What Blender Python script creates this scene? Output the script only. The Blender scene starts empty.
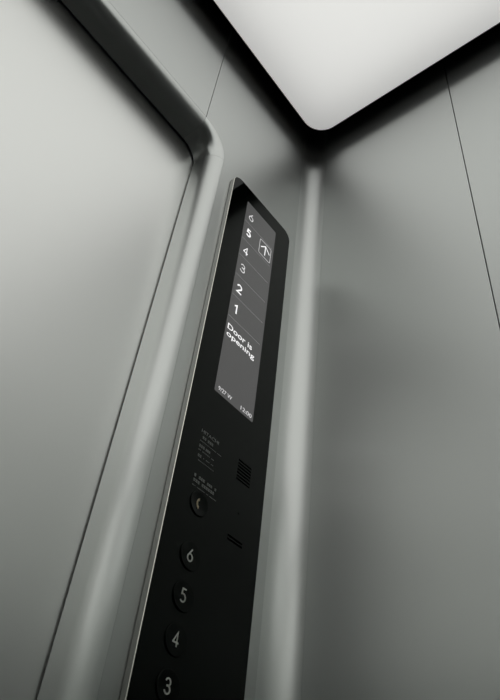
import bpy, bmesh, math
from mathutils import Vector, Matrix

C = bpy.context.scene.collection
S = 0.55          # metres per layout unit (1 unit = camera to front wall)
H0 = 0.90         # eye height

def P(x, y, z):
    return Vector((x * S, y * S, z * S + H0))

# ------------------------------------------------------------------ materials
def principled(name, base, rough, metal=0.0, emit=None, strength=0.0, spec=0.5, grain=0.0, aniso=0.0, arot=0.0):
    m = bpy.data.materials.new(name); m.use_nodes = True
    nt = m.node_tree; b = nt.nodes['Principled BSDF']
    b.inputs['Base Color'].default_value = (*base, 1)
    b.inputs['Roughness'].default_value = rough
    b.inputs['Metallic'].default_value = metal
    b.inputs['Specular IOR Level'].default_value = spec
    if emit:
        b.inputs['Emission Color'].default_value = (*emit, 1)
        b.inputs['Emission Strength'].default_value = strength
    if aniso:
        tg = nt.nodes.new('ShaderNodeTangent'); tg.direction_type = 'RADIAL'; tg.axis = 'Z'
        b.inputs['Anisotropic'].default_value = aniso; b.inputs['Anisotropic Rotation'].default_value = arot
        nt.links.new(tg.outputs['Tangent'], b.inputs['Tangent'])
    if grain:
        tc = nt.nodes.new('ShaderNodeTexCoord')
        mp = nt.nodes.new('ShaderNodeMapping'); mp.inputs['Scale'].default_value = (900, 900, 900)
        nz = nt.nodes.new('ShaderNodeTexNoise'); nz.inputs['Scale'].default_value = 1.0; nz.inputs['Detail'].default_value = 2.0
        mr = nt.nodes.new('ShaderNodeMapRange')
        mr.inputs['To Min'].default_value = rough - grain; mr.inputs['To Max'].default_value = rough + grain
        nt.links.new(tc.outputs['Object'], mp.inputs['Vector'])
        nt.links.new(mp.outputs['Vector'], nz.inputs['Vector'])
        nt.links.new(nz.outputs['Fac'], mr.inputs['Value'])
        nt.links.new(mr.outputs['Result'], b.inputs['Roughness'])
    return m

BACKM = principled('back_wall_steel', (0.70, 0.715, 0.705), 0.12, 1.0)  # unseen wall; gloss chosen for the light it throws back
ADDED_MIRROR = principled('mirror', (0.93, 0.94, 0.93), 0.03, 1.0)  # unseen left wall; mirror finish added to brighten stripes on the steel
STEEL = principled('satin_steel', (0.550, 0.571, 0.557), 0.31, 0.90, grain=0.02, aniso=0.9)
STRIPE_STEEL = principled('stripe_brightened_steel', (0.650, 0.670, 0.655), 0.29, 0.95, grain=0.02, aniso=0.9)  # satin_steel with light put into the colour, lifting stripes on rounded edges
DOORM = principled('door_satin_steel', (0.82, 0.83, 0.815), 0.36, 1.0, grain=0.02, aniso=0.65)
DARK = principled('dark_plenum', (0.012, 0.012, 0.012), 0.9, spec=0.1)
FLOORM = principled('dark_floor_tile', (0.05, 0.05, 0.05), 0.5)
SILVER = principled('brushed_bezel', (0.50, 0.50, 0.48), 0.4, 1.0)
RIM = principled('polished_rim', (0.78, 0.77, 0.70), 0.22, 1.0)
GASKET = principled('black_rubber', (0.006, 0.006, 0.006), 0.8, spec=0.1)
GLASS = principled('black_glass', (0.0012, 0.0019, 0.0015), 0.045, spec=0.13)
GLASS.node_tree.nodes['Principled BSDF'].inputs['Specular Tint'].default_value = (0.88, 1.0, 0.92, 1)
BUTTON = principled('black_button', (0.0010, 0.0016, 0.0013), 0.06, spec=0.11)
BUTTON.node_tree.nodes['Principled BSDF'].inputs['Specular Tint'].default_value = (0.88, 1.0, 0.92, 1)
SLOT = principled('slot_black', (0.0005, 0.0005, 0.0005), 1.0, spec=0.0)
NUMERAL = principled('numeral_print', (0.72, 0.75, 0.69), 0.5)
HANDSET = principled('handset_print', (0.62, 0.53, 0.36), 0.5)
PRINT = principled('dim_grey_print', (0.33, 0.35, 0.33), 0.3, spec=0.2)
SCREEN = principled('lcd_backlit', (0.02, 0.02, 0.02), 0.25, emit=(1.0, 0.985, 0.985), strength=0.062, spec=0.5)
LCDW = principled('lcd_white', (0.1, 0.1, 0.1), 0.3, emit=(1, 1, 1), strength=0.95)
LCDM = principled('lcd_pale', (0.1, 0.1, 0.1), 0.3, emit=(1, 1, 1), strength=0.60)
LCDL = principled('lcd_hairline', (0.05, 0.05, 0.05), 0.3, emit=(1, 1, 1), strength=0.17)
TRAYIN = principled('lamp_tray_white', (0.85, 0.85, 0.83), 0.7)
TRAYOUT = principled('lamp_tray_black', (0.01, 0.01, 0.01), 0.8, spec=0.1)

DIFF = bpy.data.materials.new('opal_diffuser'); DIFF.use_nodes = True
_nt = DIFF.node_tree; _nt.nodes.clear()
_o = _nt.nodes.new('ShaderNodeOutputMaterial')
_tr = _nt.nodes.new('ShaderNodeBsdfTranslucent'); _tr.inputs['Color'].default_value = (0.80, 0.80, 0.79, 1)
_em = _nt.nodes.new('ShaderNodeEmission'); _em.inputs['Color'].default_value = (1.0, 1.0, 0.985, 1); _em.inputs['Strength'].default_value = 0.31
_ad = _nt.nodes.new('ShaderNodeAddShader')
_nt.links.new(_tr.outputs[0], _ad.inputs[0]); _nt.links.new(_em.outputs[0], _ad.inputs[1])
_nt.links.new(_ad.outputs[0], _o.inputs['Surface'])

# ------------------------------------------------------------------ helpers
def obj(name, bm, mat, parent=None, smooth=False, label=None):
    bmesh.ops.recalc_face_normals(bm, faces=bm.faces[:])
    me = bpy.data.meshes.new(name); bm.to_mesh(me); bm.free()
    me.materials.append(mat)
    if smooth:
        for p in me.polygons: p.use_smooth = True
    o = bpy.data.objects.new(name, me); C.objects.link(o)
    if parent:
        o.parent = parent
        o.matrix_parent_inverse = Matrix.Translation(-parent.location)
    if label: o['label'] = label
    return o

def struct(name, bm, mat, smooth=False):
    o = obj(name, bm, mat, None, smooth); o['kind'] = 'structure'; return o

def box(bm, a, b):
    """axis-aligned box between two layout points"""
    x0, y0, z0 = a; x1, y1, z1 = b
    v = [bm.verts.new(P(x, y, z)) for x in (x0, x1) for y in (y0, y1) for z in (z0, z1)]
    for f in ((0,1,3,2),(4,6,7,5),(0,4,5,1),(2,3,7,6),(0,2,6,4),(1,5,7,3)):
        bm.faces.new([v[i] for i in f])

def prism_xz(bm, pts, y0, y1):
    """closed outline in the wall plane (x, z), extruded from y0 to y1"""
    a = [bm.verts.new(P(x, y0, z)) for x, z in pts]
    b = [bm.verts.new(P(x, y1, z)) for x, z in pts]
    n = len(pts)
    bm.faces.new(a); bm.faces.new(b[::-1])
    for i in range(n):
        bm.faces.new([a[i], b[i], b[(i+1) % n], a[(i+1) % n]])

def arc(cx, cz, r, a0, a1, n):
    return [(cx + r*math.cos(math.radians(a0 + (a1-a0)*i/n)), cz + r*math.sin(math.radians(a0 + (a1-a0)*i/n))) for i in range(n+1)]

def rrect(x0, z0, x1, z1, r, n=14):
    return (arc(x1-r, z1-r, r, 0, 90, n) + arc(x0+r, z1-r, r, 90, 180, n) +
            arc(x0+r, z0+r, r, 180, 270, n) + arc(x1-r, z0+r, r, 270, 360, n))

def smooth_by_angle(o, deg=30):
    me = o.data
    for p in me.polygons: p.use_smooth = True
    bm = bmesh.new(); bm.from_mesh(me)
    for e in bm.edges:
        e.smooth = e.calc_face_angle(0.0) < math.radians(deg)
    bm.to_mesh(me); bm.free()

# ------------------------------------------------------------------ cabin layout (layout units)
XR, XL = 1.29, -2.4  # unseen left side pushed outward for brighter reflections on the steel
YB = -1.85
ZF = -H0 / S
ZP = 2.77            # underside of the light panel
ZT = 3.06            # ceiling
R = 0.07             # rounded cabin corner
T = 0.04             # sheet thickness
G = 0.0012           # hairline joint
XJ, DD, RJ, ZS = 0.751, 0.10, 0.050, 2.119     # jamb face, door set-back, round-over, soffit height
R0 = 0.068
XO = XJ - 0.9 / S    # other jamb
YR = 0.359           # joint between right-hand panels
XC, ZC = XJ - R0, ZS - R0

# return panel right of the door, then its rounded corner, coloured paler to lift the light stripe
bm = bmesh.new()
out = [(XC + G, ZT)] + [(XC + G, ZS + RJ + G)] + arc(XC, ZC, R0 + RJ + 0.0005, 88, 0, 24) + [(XJ + RJ + 0.0005, ZF), (XR - R, ZF), (XR - R, ZT)]
prism_xz(bm, out, 1.0, 1.0 + T)
struct('wall_front', bm, STEEL)
bm = bmesh.new()
n = 32
rows = []
for i in range(n + 1):
    a = math.radians(90 - 90 * i / n)
    cx, cy = XR - R, 1.0 - R
    rows.append([bm.verts.new(P(cx + rr * math.cos(a), cy + rr * math.sin(a), z)) for rr, z in ((R, ZF), (R, ZT), (R + T, ZT), (R + T, ZF))])
for i in range(n):
    for k in range(4):
        bm.faces.new([rows[i][k], rows[i][(k+1) % 4], rows[i+1][(k+1) % 4], rows[i+1][k]])
bm.faces.new(rows[0]); bm.faces.new(rows[-1][::-1])
smooth_by_angle(struct('trim_6', bm, STRIPE_STEEL))

# transom above the door
bm = bmesh.new()
prism_xz(bm, [(XO + R0 + G, ZS + RJ + G), (XC - G, ZS + RJ + G), (XC - G, ZT), (XO + R0 + G, ZT)], 1.0, 1.0 + T)
struct('wall_front.001', bm, STEEL)
# return panel on the far side of the door
bm = bmesh.new()
out = [(XO + R0 - G, ZT), (XO + R0 - G, ZS + RJ + G)] + arc(XO + R0, ZC, R0 + RJ + G, 92, 180, 24) + [(XO - RJ - G, ZF), (XL, ZF), (XL, ZT)]
prism_xz(bm, out, 1.0, 1.0 + T)
struct('wall_front.002', bm, STEEL)

# right wall: sheets with open joints
def right_panel(name, y0, y1):
    bm = bmesh.new(); box(bm, (XR, y0, ZF), (XR + T, y1, ZT))
    o = struct(name, bm, STEEL)
    bv = o.modifiers.new('edge', 'BEVEL'); bv.width = 0.0005; bv.segments = 2
    return o
right_panel('wall_right', YR + 0.0014, 1.0 - R)
right_panel('wall_right.001', -0.30, YR - 0.0014)
right_panel('wall_right.002', YB, -0.305)
bm = bmesh.new(); box(bm, (XR + T + 0.002, YB, ZF), (XR + T + 0.02, 1.0 - R, ZT)); struct('wall_right.003', bm, DARK)
bm = bmesh.new(); box(bm, (XL - T, YB, ZF), (XL, 1.0 + T, ZT)); struct('wall_left', bm, ADDED_MIRROR)
bm = bmesh.new(); box(bm, (XL - T, YB - T, ZF), (XR + T, YB, ZT)); struct('wall_back', bm, BACKM)
bm = bmesh.new(); box(bm, (XL - T, YB - T, ZF - T), (XR + T, 1.0 + 0.22, ZF)); struct('floor', bm, FLOORM)
bm = bmesh.new(); box(bm, (XL - T, YB - T, ZT), (XR + T, 1.0 + T, ZT + T)); struct('ceiling', bm, DARK)

# ------------------------------------------------------------------ door surround: a flat reveal rolled over to the wall
def profile():
    """(offset outward from the reveal, depth y)"""
    p = [(0.0, 1.0 + DD - 0.005), (0.0, 1.0 + RJ)]
    m = 20
    for i in range(1, m + 1):
        a = math.radians(90 * i / m)
        p.append((RJ * (1 - math.cos(a)), 1.0 + RJ - RJ * math.sin(a)))
    p += [(RJ, 1.0 + T), (T, 1.0 + DD - 0.005)]
    return p
PROF = profile()

def sweep(name, path, mat=STRIPE_STEEL):
    """path: list of (x, z, outward nx, nz)"""
    bm = bmesh.new(); rows = []
    for x, z, nx, nz in path:
        rows.append([bm.verts.new(P(x + nx*o, y, z + nz*o)) for o, y in PROF])
    m = len(PROF)
    for a, b in zip(rows, rows[1:]):
        for k in range(m):
            bm.faces.new([a[k], a[(k+1) % m], b[(k+1) % m], b[k]])
    bm.faces.new(rows[0]); bm.faces.new(rows[-1][::-1])
    smooth_by_angle(struct(name, bm, mat))

g = 0.0008
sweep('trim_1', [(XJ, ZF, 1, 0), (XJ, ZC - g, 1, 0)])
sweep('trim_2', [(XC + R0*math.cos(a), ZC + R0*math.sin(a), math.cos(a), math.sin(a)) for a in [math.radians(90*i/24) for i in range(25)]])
sweep('trim_3', [(XC - g, ZS, 0, 1), (XO + R0 + g, ZS, 0, 1)], STEEL)  # header keeps the plain wall steel so its rim stays dim
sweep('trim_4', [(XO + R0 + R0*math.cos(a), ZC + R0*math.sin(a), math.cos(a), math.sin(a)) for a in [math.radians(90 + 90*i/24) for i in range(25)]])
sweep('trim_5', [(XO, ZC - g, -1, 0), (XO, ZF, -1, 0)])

# sliding door leaves behind the surround
XM = (XJ + XO) / 2
bm = bmesh.new(); box(bm, (XM + 0.002, 1.0 + DD, ZF + 0.01), (XJ + 0.12, 1.0 + DD + 0.05, ZS + 0.12)); struct('door_1', bm, DOORM)
bm = bmesh.new(); box(bm, (XO - 0.12, 1.0 + DD, ZF + 0.01), (XM - 0.002, 1.0 + DD + 0.05, ZS + 0.12)); struct('door_2', bm, DOORM)

# ------------------------------------------------------------------ ceiling light panel
LX1, LY1 = 1.2286, 0.9427
LX0, LY0 = XL + (XR - LX1), YB + (1.0 - LY1)
lamp = bpy.data.objects.new('ceiling_light', None); C.objects.link(lamp)
lamp.location = P((LX0 + LX1) / 2, (LY0 + LY1) / 2, ZP)
lamp['label'] = 'large glowing white ceiling light panel with rounded corners, hung below the dark ceiling'
lamp['category'] = 'ceiling light'

def plan(x0, y0, x1, y1, r, n=16):
    return rrect(x0, y0, x1, y1, r, n)
def slab(bm, pts, z0, z1):
    a = [bm.verts.new(P(x, y, z0)) for x, y in pts]; b = [bm.verts.new(P(x, y, z1)) for x, y in pts]
    bm.faces.new(a); bm.faces.new(b[::-1])
    for i in range(len(pts)):
        j = (i+1) % len(pts); bm.faces.new([a[i], a[j], b[j], b[i]])
RL = 0.092
e = 0.003
bm = bmesh.new()
bm.faces.new([bm.verts.new(P(x, y, ZP)) for x, y in plan(LX0 + e, LY0 + e, LX1 - e, LY1 - e, RL - e)])
obj('diffuser', bm, DIFF, lamp, label='glowing opal diffuser sheet')

def ring(bm, outer, inner, z0, z1):
    n = len(outer)
    q = [[bm.verts.new(P(x, y, z)) for x, y in pts] for pts, z in ((outer, z0), (outer, z1), (inner, z1), (inner, z0))]
    for i in range(n):
        j = (i+1) % n
        for k in range(4):
            bm.faces.new([q[k][i], q[k][j], q[(k+1) % 4][j], q[(k+1) % 4][i]])
ZH = ZP + 0.15
bm = bmesh.new()
ring(bm, plan(LX0, LY0, LX1, LY1, RL), plan(LX0 + e, LY0 + e, LX1 - e, LY1 - e, RL - e), ZP - 0.001, ZH)
obj('frame', bm, TRAYOUT, lamp, label='thin black edge frame')
bm = bmesh.new(); slab(bm, plan(LX0 + e, LY0 + e, LX1 - e, LY1 - e, RL - e), ZH - 0.012, ZH)
obj('tray', bm, TRAYIN, lamp, label='white reflector tray above the diffuser')
for hx in (LX0 + 0.35, LX1 - 0.35):
    for hy in (LY0 + 0.35, LY1 - 0.35):
        bm = bmesh.new(); slab(bm, arc(hx, hy, 0.012, 0, 345, 23), ZH, ZT)
        obj('hanger', bm, TRAYOUT, lamp)
al = bpy.data.lights.new('led_board', 'AREA'); al.shape = 'RECTANGLE'
INS = 0.06
al.size = (LX1 - LX0 - 2*INS) * S; al.size_y = (LY1 - LY0 - 2*INS) * S
al.energy = 2.6; al.color = (1.0, 1.0, 0.97)
lo = bpy.data.objects.new('led_board', al); C.objects.link(lo)
lo.location = P((LX0 + LX1) / 2, (LY0 + LY1) / 2, ZH - 0.016)
lo.parent = lamp; lo.matrix_parent_inverse = Matrix.Translation(-lamp.location)

# ------------------------------------------------------------------ car operating panel
CX0, CX1, CZ1, CZ0, CR = 0.849, 1.165, 2.024, -0.45, 0.040
YF = 0.982
cop = bpy.data.objects.new('control_panel', None); C.objects.link(cop)
cop.location = P((CX0 + CX1) / 2, 1.0, CZ0)
cop['label'] = 'tall black glass lift control panel with silver edge, lit screen and round buttons'
cop['category'] = 'lift control panel'

bm = bmesh.new(); prism_xz(bm, rrect(CX0 + 0.003, CZ0 + 0.003, CX1 - 0.003, CZ1 - 0.003, CR - 0.003), 0.9982, 1.0005)
obj('gasket', bm, GASKET, cop, label='dark shadow-gap gasket against the wall')
def ring_xz(bm, loops):
    """loops: list of (points, y); skins consecutive closed loops"""
    q = [[bm.verts.new(P(x, y, z)) for x, z in pts] for pts, y in loops]
    n = len(q[0])
    for k in range(len(q) - 1):
        for i in range(n):
            j = (i+1) % n; bm.faces.new([q[k][i], q[k][j], q[k+1][j], q[k+1][i]])
    return q
def cr(d): return rrect(CX0 + d, CZ0 + d, CX1 - d, CZ1 - d, CR - d)
bm = bmesh.new()
q = ring_xz(bm, [(cr(0.0), 0.9982), (cr(0.0), YF + 0.0015)])
bm.faces.new(q[0])
smooth_by_angle(obj('bezel', bm, SILVER, cop, label='brushed silver side frame'))
bm = bmesh.new()
ring_xz(bm, [(cr(0.0), YF + 0.0014), (cr(0.0003), YF + 0.0006), (cr(0.0014), YF)])
smooth_by_angle(obj('rim', bm, RIM, cop, label='bright polished edge line around the glass'), 60)
bm = bmesh.new()
prism_xz(bm, cr(0.0014), YF, 0.994)
obj('glass_panel', bm, GLASS, cop, label='black mirror-gloss glass front')

def text(name, s, mat, parent, x, z, w=None, h=None, y=YF, bold=0.0, align='C', lift=0.0006, label=None):
    """flat lettering in the wall plane; x, z is the centre ('C') or the left baseline ('L'); w, h in layout units"""
    cu = bpy.data.curves.new(name, 'FONT'); cu.body = s; cu.offset = bold; cu.resolution_u = 6
    t = bpy.data.objects.new(name, cu); C.objects.link(t)
    bpy.context.view_layer.update()
    dg = bpy.context.evaluated_depsgraph_get()
    me = bpy.data.meshes.new_from_object(t.evaluated_get(dg))
    bpy.data.objects.remove(t); bpy.data.curves.remove(cu)
    xs = [v.co.x for v in me.vertices]; zs = [v.co.y for v in me.vertices]
    x0, x1, z0, z1 = min(xs), max(xs), min(zs), max(zs)
    sx = w / (x1 - x0) if w else None
    sz = h / (z1 - z0) if h else None
    sx = sx or sz; sz = sz or sx
    bm = bmesh.new(); bm.from_mesh(me); bpy.data.meshes.remove(me)
    for v in bm.verts:
        u = (v.co.x - (x0 + x1) / 2) * sx if align == 'C' else (v.co.x - x0) * sx
        k = (v.co.y - (z0 + z1) / 2) * sz if align == 'C' else v.co.y * sz
        v.co = P(x + u, y - lift, z + k)
    r = bmesh.ops.extrude_face_region(bm, geom=bm.faces[:])
    for v in r['geom']:
        if isinstance(v, bmesh.types.BMVert): v.co.y += lift * S * 0.9
    return obj(name, bm, mat, parent, label=label)

def strokes(bm, lines, width, y0, y1):
    """mitred polyline ribbons with thickness in the wall plane; each later line sits a hair proud of the one before"""
    for li, pts in enumerate(lines):
        pts = [Vector(p) for p in pts]
        closed = (pts[0] - pts[-1]).length < 1e-7
        if closed: pts = pts[:-1]
        n = len(pts); ya = y0 - 0.00012 * li
        q = []
        for i, p in enumerate(pts):
            a = pts[i-1] if (i > 0 or closed) else None
            b = pts[(i+1) % n] if (i < n-1 or closed) else None
            da = (p - a).normalized() if a is not None else (b - p).normalized()
            db = (b - p).normalized() if b is not None else da
            na, nb = Vector((-da.y, da.x)), Vector((-db.y, db.x))
            m = (na + nb)
            m = m.normalized() if m.length > 1e-4 else na
            k = width / 2 / max(m.dot(na), 0.45)
            e = Vector((0, 0))
            if a is None: e = -db * width * 0.25
            if b is None: e = da * width * 0.25
            l, r_ = p + e + m * k, p + e - m * k
            q.append([bm.verts.new(P(v.x, y, v.y)) for v, y in ((l, ya), (r_, ya), (r_, y1), (l, y1))])
        for i in range(n if closed else n - 1):
            A, B = q[i], q[(i+1) % n]
            for k in range(4):
                bm.faces.new([A[k], A[(k+1) % 4], B[(k+1) % 4], B[k]])
        if not closed:
            bm.faces.new(q[0]); bm.faces.new(q[-1][::-1])

def ell(cx, cz, rx, rz, a0, a1, n=16):
    return [(cx + rx*math.cos(math.radians(a0 + (a1-a0)*i/n)), cz + rz*math.sin(math.radians(a0 + (a1-a0)*i/n))) for i in range(n+1)]
# light geometric digits as centre lines in a box 0.62 wide, 1 high
DIGIT = {
    '6': [[(0.47, 1.0), (0.06, 0.43)], ell(0.31, 0.30, 0.29, 0.30, 150, 510, 28)],
    '5': [[(0.54, 1.0), (0.16, 1.0), (0.11, 0.575)] + ell(0.28, 0.31, 0.30, 0.31, 118, -135, 22)],
    '4': [[(0.46, 0.0), (0.46, 1.0), (0.02, 0.26)], [(0.02, 0.26), (0.62, 0.26)]],
    '3': [ell(0.29, 0.76, 0.25, 0.24, 160, -80, 18) + ell(0.29, 0.27, 0.29, 0.27, 80, -160, 22), [(0.20, 0.53), (0.33, 0.53)]],
    '2': [ell(0.31, 0.70, 0.28, 0.30, 165, -28, 18) + [(0.03, 0.0), (0.62, 0.0)]],
    '1': [[(0.12, 0.80), (0.38, 1.0), (0.38, 0.0)]],
}
def digit(name, s, mat, parent, x, z, h, width, y, lift, label, wf=1.0):
    hh = h - width
    bm = bmesh.new()
    strokes(bm, [[(x + (a - 0.31) * hh * wf, z + (b - 0.5) * hh) for a, b in l] for l in DIGIT[s]], width, y - lift, y - lift * 0.2)
    return obj(name, bm, mat, parent, label=label)

# screen
SX0, SX1, SZ0, SZ1 = 0.927, 1.0855, 1.116, 1.951
YS = YF - 0.0006
bm = bmesh.new(); prism_xz(bm, rrect(SX0, SZ0, SX1, SZ1, 0.004, 4), YS, YF + 0.002)
scr = obj('display_screen', bm, SCREEN, cop, label='grey lit screen listing the floors')
for s, z, mat, b in (('6', 1.889, LCDM, 0.0034), ('5', 1.804, LCDW, 0.0062), ('4', 1.711, LCDW, 0.0036), ('3', 1.624, LCDM, 0.0038), ('2', 1.529, LCDW, 0.0052), ('1', 1.441, LCDW, 0.0050)):
    digit('floor_numeral', s, mat, scr, 0.9555, z, 0.037, b, YS, 0.0004, 'white screen numeral ' + s)
for z in (1.3967, 1.4882, 1.5800, 1.6733, 1.7570, 1.8480):
    bm = bmesh.new(); prism_xz(bm, [(0.930, z - 0.0008), (1.075, z - 0.0008), (1.075, z + 0.0008), (0.930, z + 0.0008)], YS - 0.0003, YS)
    obj('divider_line', bm, LCDL, scr)
bm = bmesh.new()
w = 0.0016
o_ = rrect(1.0125, 1.7685, 1.0735, 1.8400, 0.006, 5); i_ = rrect(1.0125 + w, 1.7685 + w, 1.0735 - w, 1.8400 - w, 0.006 - w, 5)
q = ring_xz(bm, [(o_, YS), (o_, YS - 0.0004), (i_, YS - 0.0004), (i_, YS)])
obj('arrow_box', bm, LCDM, scr, label='thin white outlined square')
bm = bmesh.new()
strokes(bm, [[(1.0440, 1.8250), (1.0440, 1.7820)], [(1.0220, 1.8060), (1.0440, 1.8270), (1.0660, 1.8060)]], 0.0036, YS - 0.0004, YS)
obj('direction_arrow', bm, LCDW, scr, label='white up arrow')
text('message_text', 'Door is', LCDW, scr, 0.9345, 1.3475, w=0.109, h=0.0205, y=YS, bold=0.004, align='L', lift=0.0004, label='white line reading Door is')
text('message_text', 'opening', LCDW, scr, 0.9350, 1.3215, w=0.123, h=0.0235, y=YS, bold=0.004, align='L', lift=0.0004, label='white line reading opening')
text('date_text', '9/27 W', LCDM, scr, 0.9400, 1.1265, w=0.054, h=0.0125, y=YS, align='L', lift=0.0004)
text('time_text', '12:00', LCDM, scr, 1.0320, 1.1245, w=0.046, h=0.0125, y=YS, align='L', lift=0.0004)

# printed marks under the screen
text('maker_lettering', 'HITACHI', PRINT, cop, 0.9105, 0.9720, w=0.063, h=0.0095, align='L', lift=0.0003, bold=0.01, label='dim grey maker name printed on the glass')
import random
rnd = random.Random(4)
def notice(name, rows_):
    bm = bmesh.new()
    for x0, x1, z, h, cw in rows_:
        x = x0
        while x < x1:
            wf = 0.8 if cw > 0.006 else 0.6
            cwid = cw * rnd.uniform(0.8, 1.1)
            if rnd.random() > (0.12 if cw > 0.006 else 0.14):
                for k in range(2 if cw > 0.006 else 1):
                    zz = z + (k - 0.5) * h * 0.5 * (1 if cw > 0.006 else 0)
                    t = h * (0.28 if cw > 0.006 else 0.38)
                    prism_xz(bm, [(x, zz - t/2), (x + cwid*wf, zz - t/2), (x + cwid*wf, zz + t/2), (x, zz + t/2)], YF - 0.0003, YF)
                if cw > 0.006:
                    xm = x + cwid * rnd.uniform(0.2, 0.5)
                    prism_xz(bm, [(xm, z - h/2), (xm + cwid*0.14, z - h/2), (xm + cwid*0.14, z + h/2), (xm, z + h/2)], YF - 0.0004, YF)
            x += cwid
    return obj(name, bm, PRINT, cop, label='rows of tiny dim grey print')
notice('notice_print', [(0.911, 0.928, 0.9600, 0.0080, 0.0075), (0.936, 0.951, 0.9600, 0.0080, 0.0075), (0.911, 0.987, 0.9480, 0.0045, 0.0042),
                        (0.911, 0.927, 0.9340, 0.0080, 0.0075), (0.934, 0.951, 0.9340, 0.0070, 0.0065), (0.911, 0.967, 0.9225, 0.0045, 0.0042),
                        (0.912, 0.927, 0.9075, 0.0080, 0.0075), (0.931, 0.967, 0.9075, 0.0055, 0.0048), (0.912, 0.972, 0.8950, 0.0045, 0.0042)])
notice('notice_print', [(0.912, 0.936, 0.8535, 0.0080, 0.0075), (0.942, 0.950, 0.8535, 0.0080, 0.0075), (0.957, 0.988, 0.8530, 0.0070, 0.0070),
                        (0.912, 0.988, 0.8405, 0.0080, 0.0075), (0.9115, 0.993, 0.8270, 0.0045, 0.0042)])

# speaker and microphone slots
def slots(name, x0, x1, zs, h, label):
    bm = bmesh.new()
    for z in zs:
        prism_xz(bm, rrect(x0, z - h/2, x1, z + h/2, h*0.45, 4), YF - 0.0002, YF + 0.001)
    obj(name, bm, SLOT, cop, label=label)
slots('speaker_grille', 1.0515, 1.1040, [0.978 - i * 0.0090 for i in range(7)], 0.0048, 'seven black sound slots')
slots('microphone_grille', 1.0480, 1.1022, [0.7690, 0.7605], 0.0048, 'two black sound slots')
bm = bmesh.new(); prism_xz(bm, arc(1.076, 0.8377, 0.0022, 0, 330, 11), YF - 0.0002, YF + 0.001)
obj('pinhole', bm, SLOT, cop, label='tiny black hole')

# round dished buttons
def lathe_button(name, cx, cz, r, label, dish=0.0004):
    prof = [(r, 0.0006), (r, -0.0018), (r * 0.99, -0.0025), (r * 0.97, -0.0028), (r * 0.925, -0.0027)]
    for i in range(1, 9):
        k = 0.925 * (1 - i / 8.0)
        prof.append((r * k, -0.0027 + dish * (1 - (k / 0.925) ** 2)))
    bm = bmesh.new(); N = 48; rows = []
    for rr, d in prof[:-1]:
        rows.append([bm.verts.new(P(cx + rr*math.cos(2*math.pi*i/N), YF + d, cz + rr*math.sin(2*math.pi*i/N))) for i in range(N)])
    for a, b in zip(rows, rows[1:]):
        for i in range(N):
            j = (i+1) % N; bm.faces.new([a[i], a[j], b[j], b[i]])
    c = bm.verts.new(P(cx, YF + prof[-1][1], cz))
    for i in range(N):
        bm.faces.new([rows[-1][i], rows[-1][(i+1) % N], c])
    o = obj(name, bm, BUTTON, cop, label=label)
    smooth_by_angle(o, 50)
    return o
BR = 0.0315
for s, z in (('6', 0.667), ('5', 0.5795), ('4', 0.4925), ('3', 0.4065)):
    b = lathe_button('floor_button', 0.943, z, BR, 'round black button ' + s)
    digit('numeral', s, NUMERAL, b, 0.9402, z + 0.0004, 0.0300, 0.0032, YF, 0.0030, 'pale grey numeral ' + s, 0.92)
b = lathe_button('call_button', 0.9425, 0.792, 0.0295, 'round dished black emergency call button', dish=0.0026)
bm = bmesh.new()
pts = []
M = 16
for i in range(M + 1):
    a = math.radians(100 + 160 * i / M); t = i / M
    k = 0.0019 + 0.0017 * (abs(2*t - 1) ** 3)
    pts.append((0.9425 + 0.0072 * math.cos(a), 0.7915 + 0.0102 * math.sin(a), k, math.cos(a), math.sin(a)))
outl = [(x + k*c, z + k*s_) for x, z, k, c, s_ in pts] + [(x - k*c, z - k*s_) for x, z, k, c, s_ in reversed(pts)]
prism_xz(bm, outl, YF - 0.0018, YF - 0.0006)
obj('handset_symbol', bm, HANDSET, b, label='small pale gold telephone handset symbol')

# ------------------------------------------------------------------ camera
RM = [[0.612558698070211, -0.784098888744202, 0.09980367773101045],
      [0.5874608612955707, 0.36714540087748493, -0.7211754232226557],
      [0.528830386668915, 0.5003930328098284, 0.6855255172865468]]
cam = bpy.data.cameras.new('camera'); co = bpy.data.objects.new('camera', cam); C.objects.link(co)
right, up, back = Vector(RM[0]), -Vector(RM[1]), -Vector(RM[2])
m = Matrix((right, up, back)).transposed().to_4x4()
m.translation = P(0, 0, 0)
co.matrix_world = m
cam.sensor_fit = 'HORIZONTAL'; cam.sensor_width = 36.0
cam.lens = 688.0249 / 500.0 * 36.0
cam.clip_start = 0.01
sc = bpy.context.scene
sc.camera = co

w = bpy.data.worlds.new('world'); sc.world = w; w.use_nodes = True
w.node_tree.nodes['Background'].inputs['Color'].default_value = (0, 0, 0, 1)
w.node_tree.nodes['Background'].inputs['Strength'].default_value = 0.0
sc.view_settings.view_transform = 'Standard'
sc.view_settings.look = 'None'
sc.view_settings.gamma = 1.0
sc.view_settings.use_curve_mapping = False
sc.view_settings.exposure = 0.06
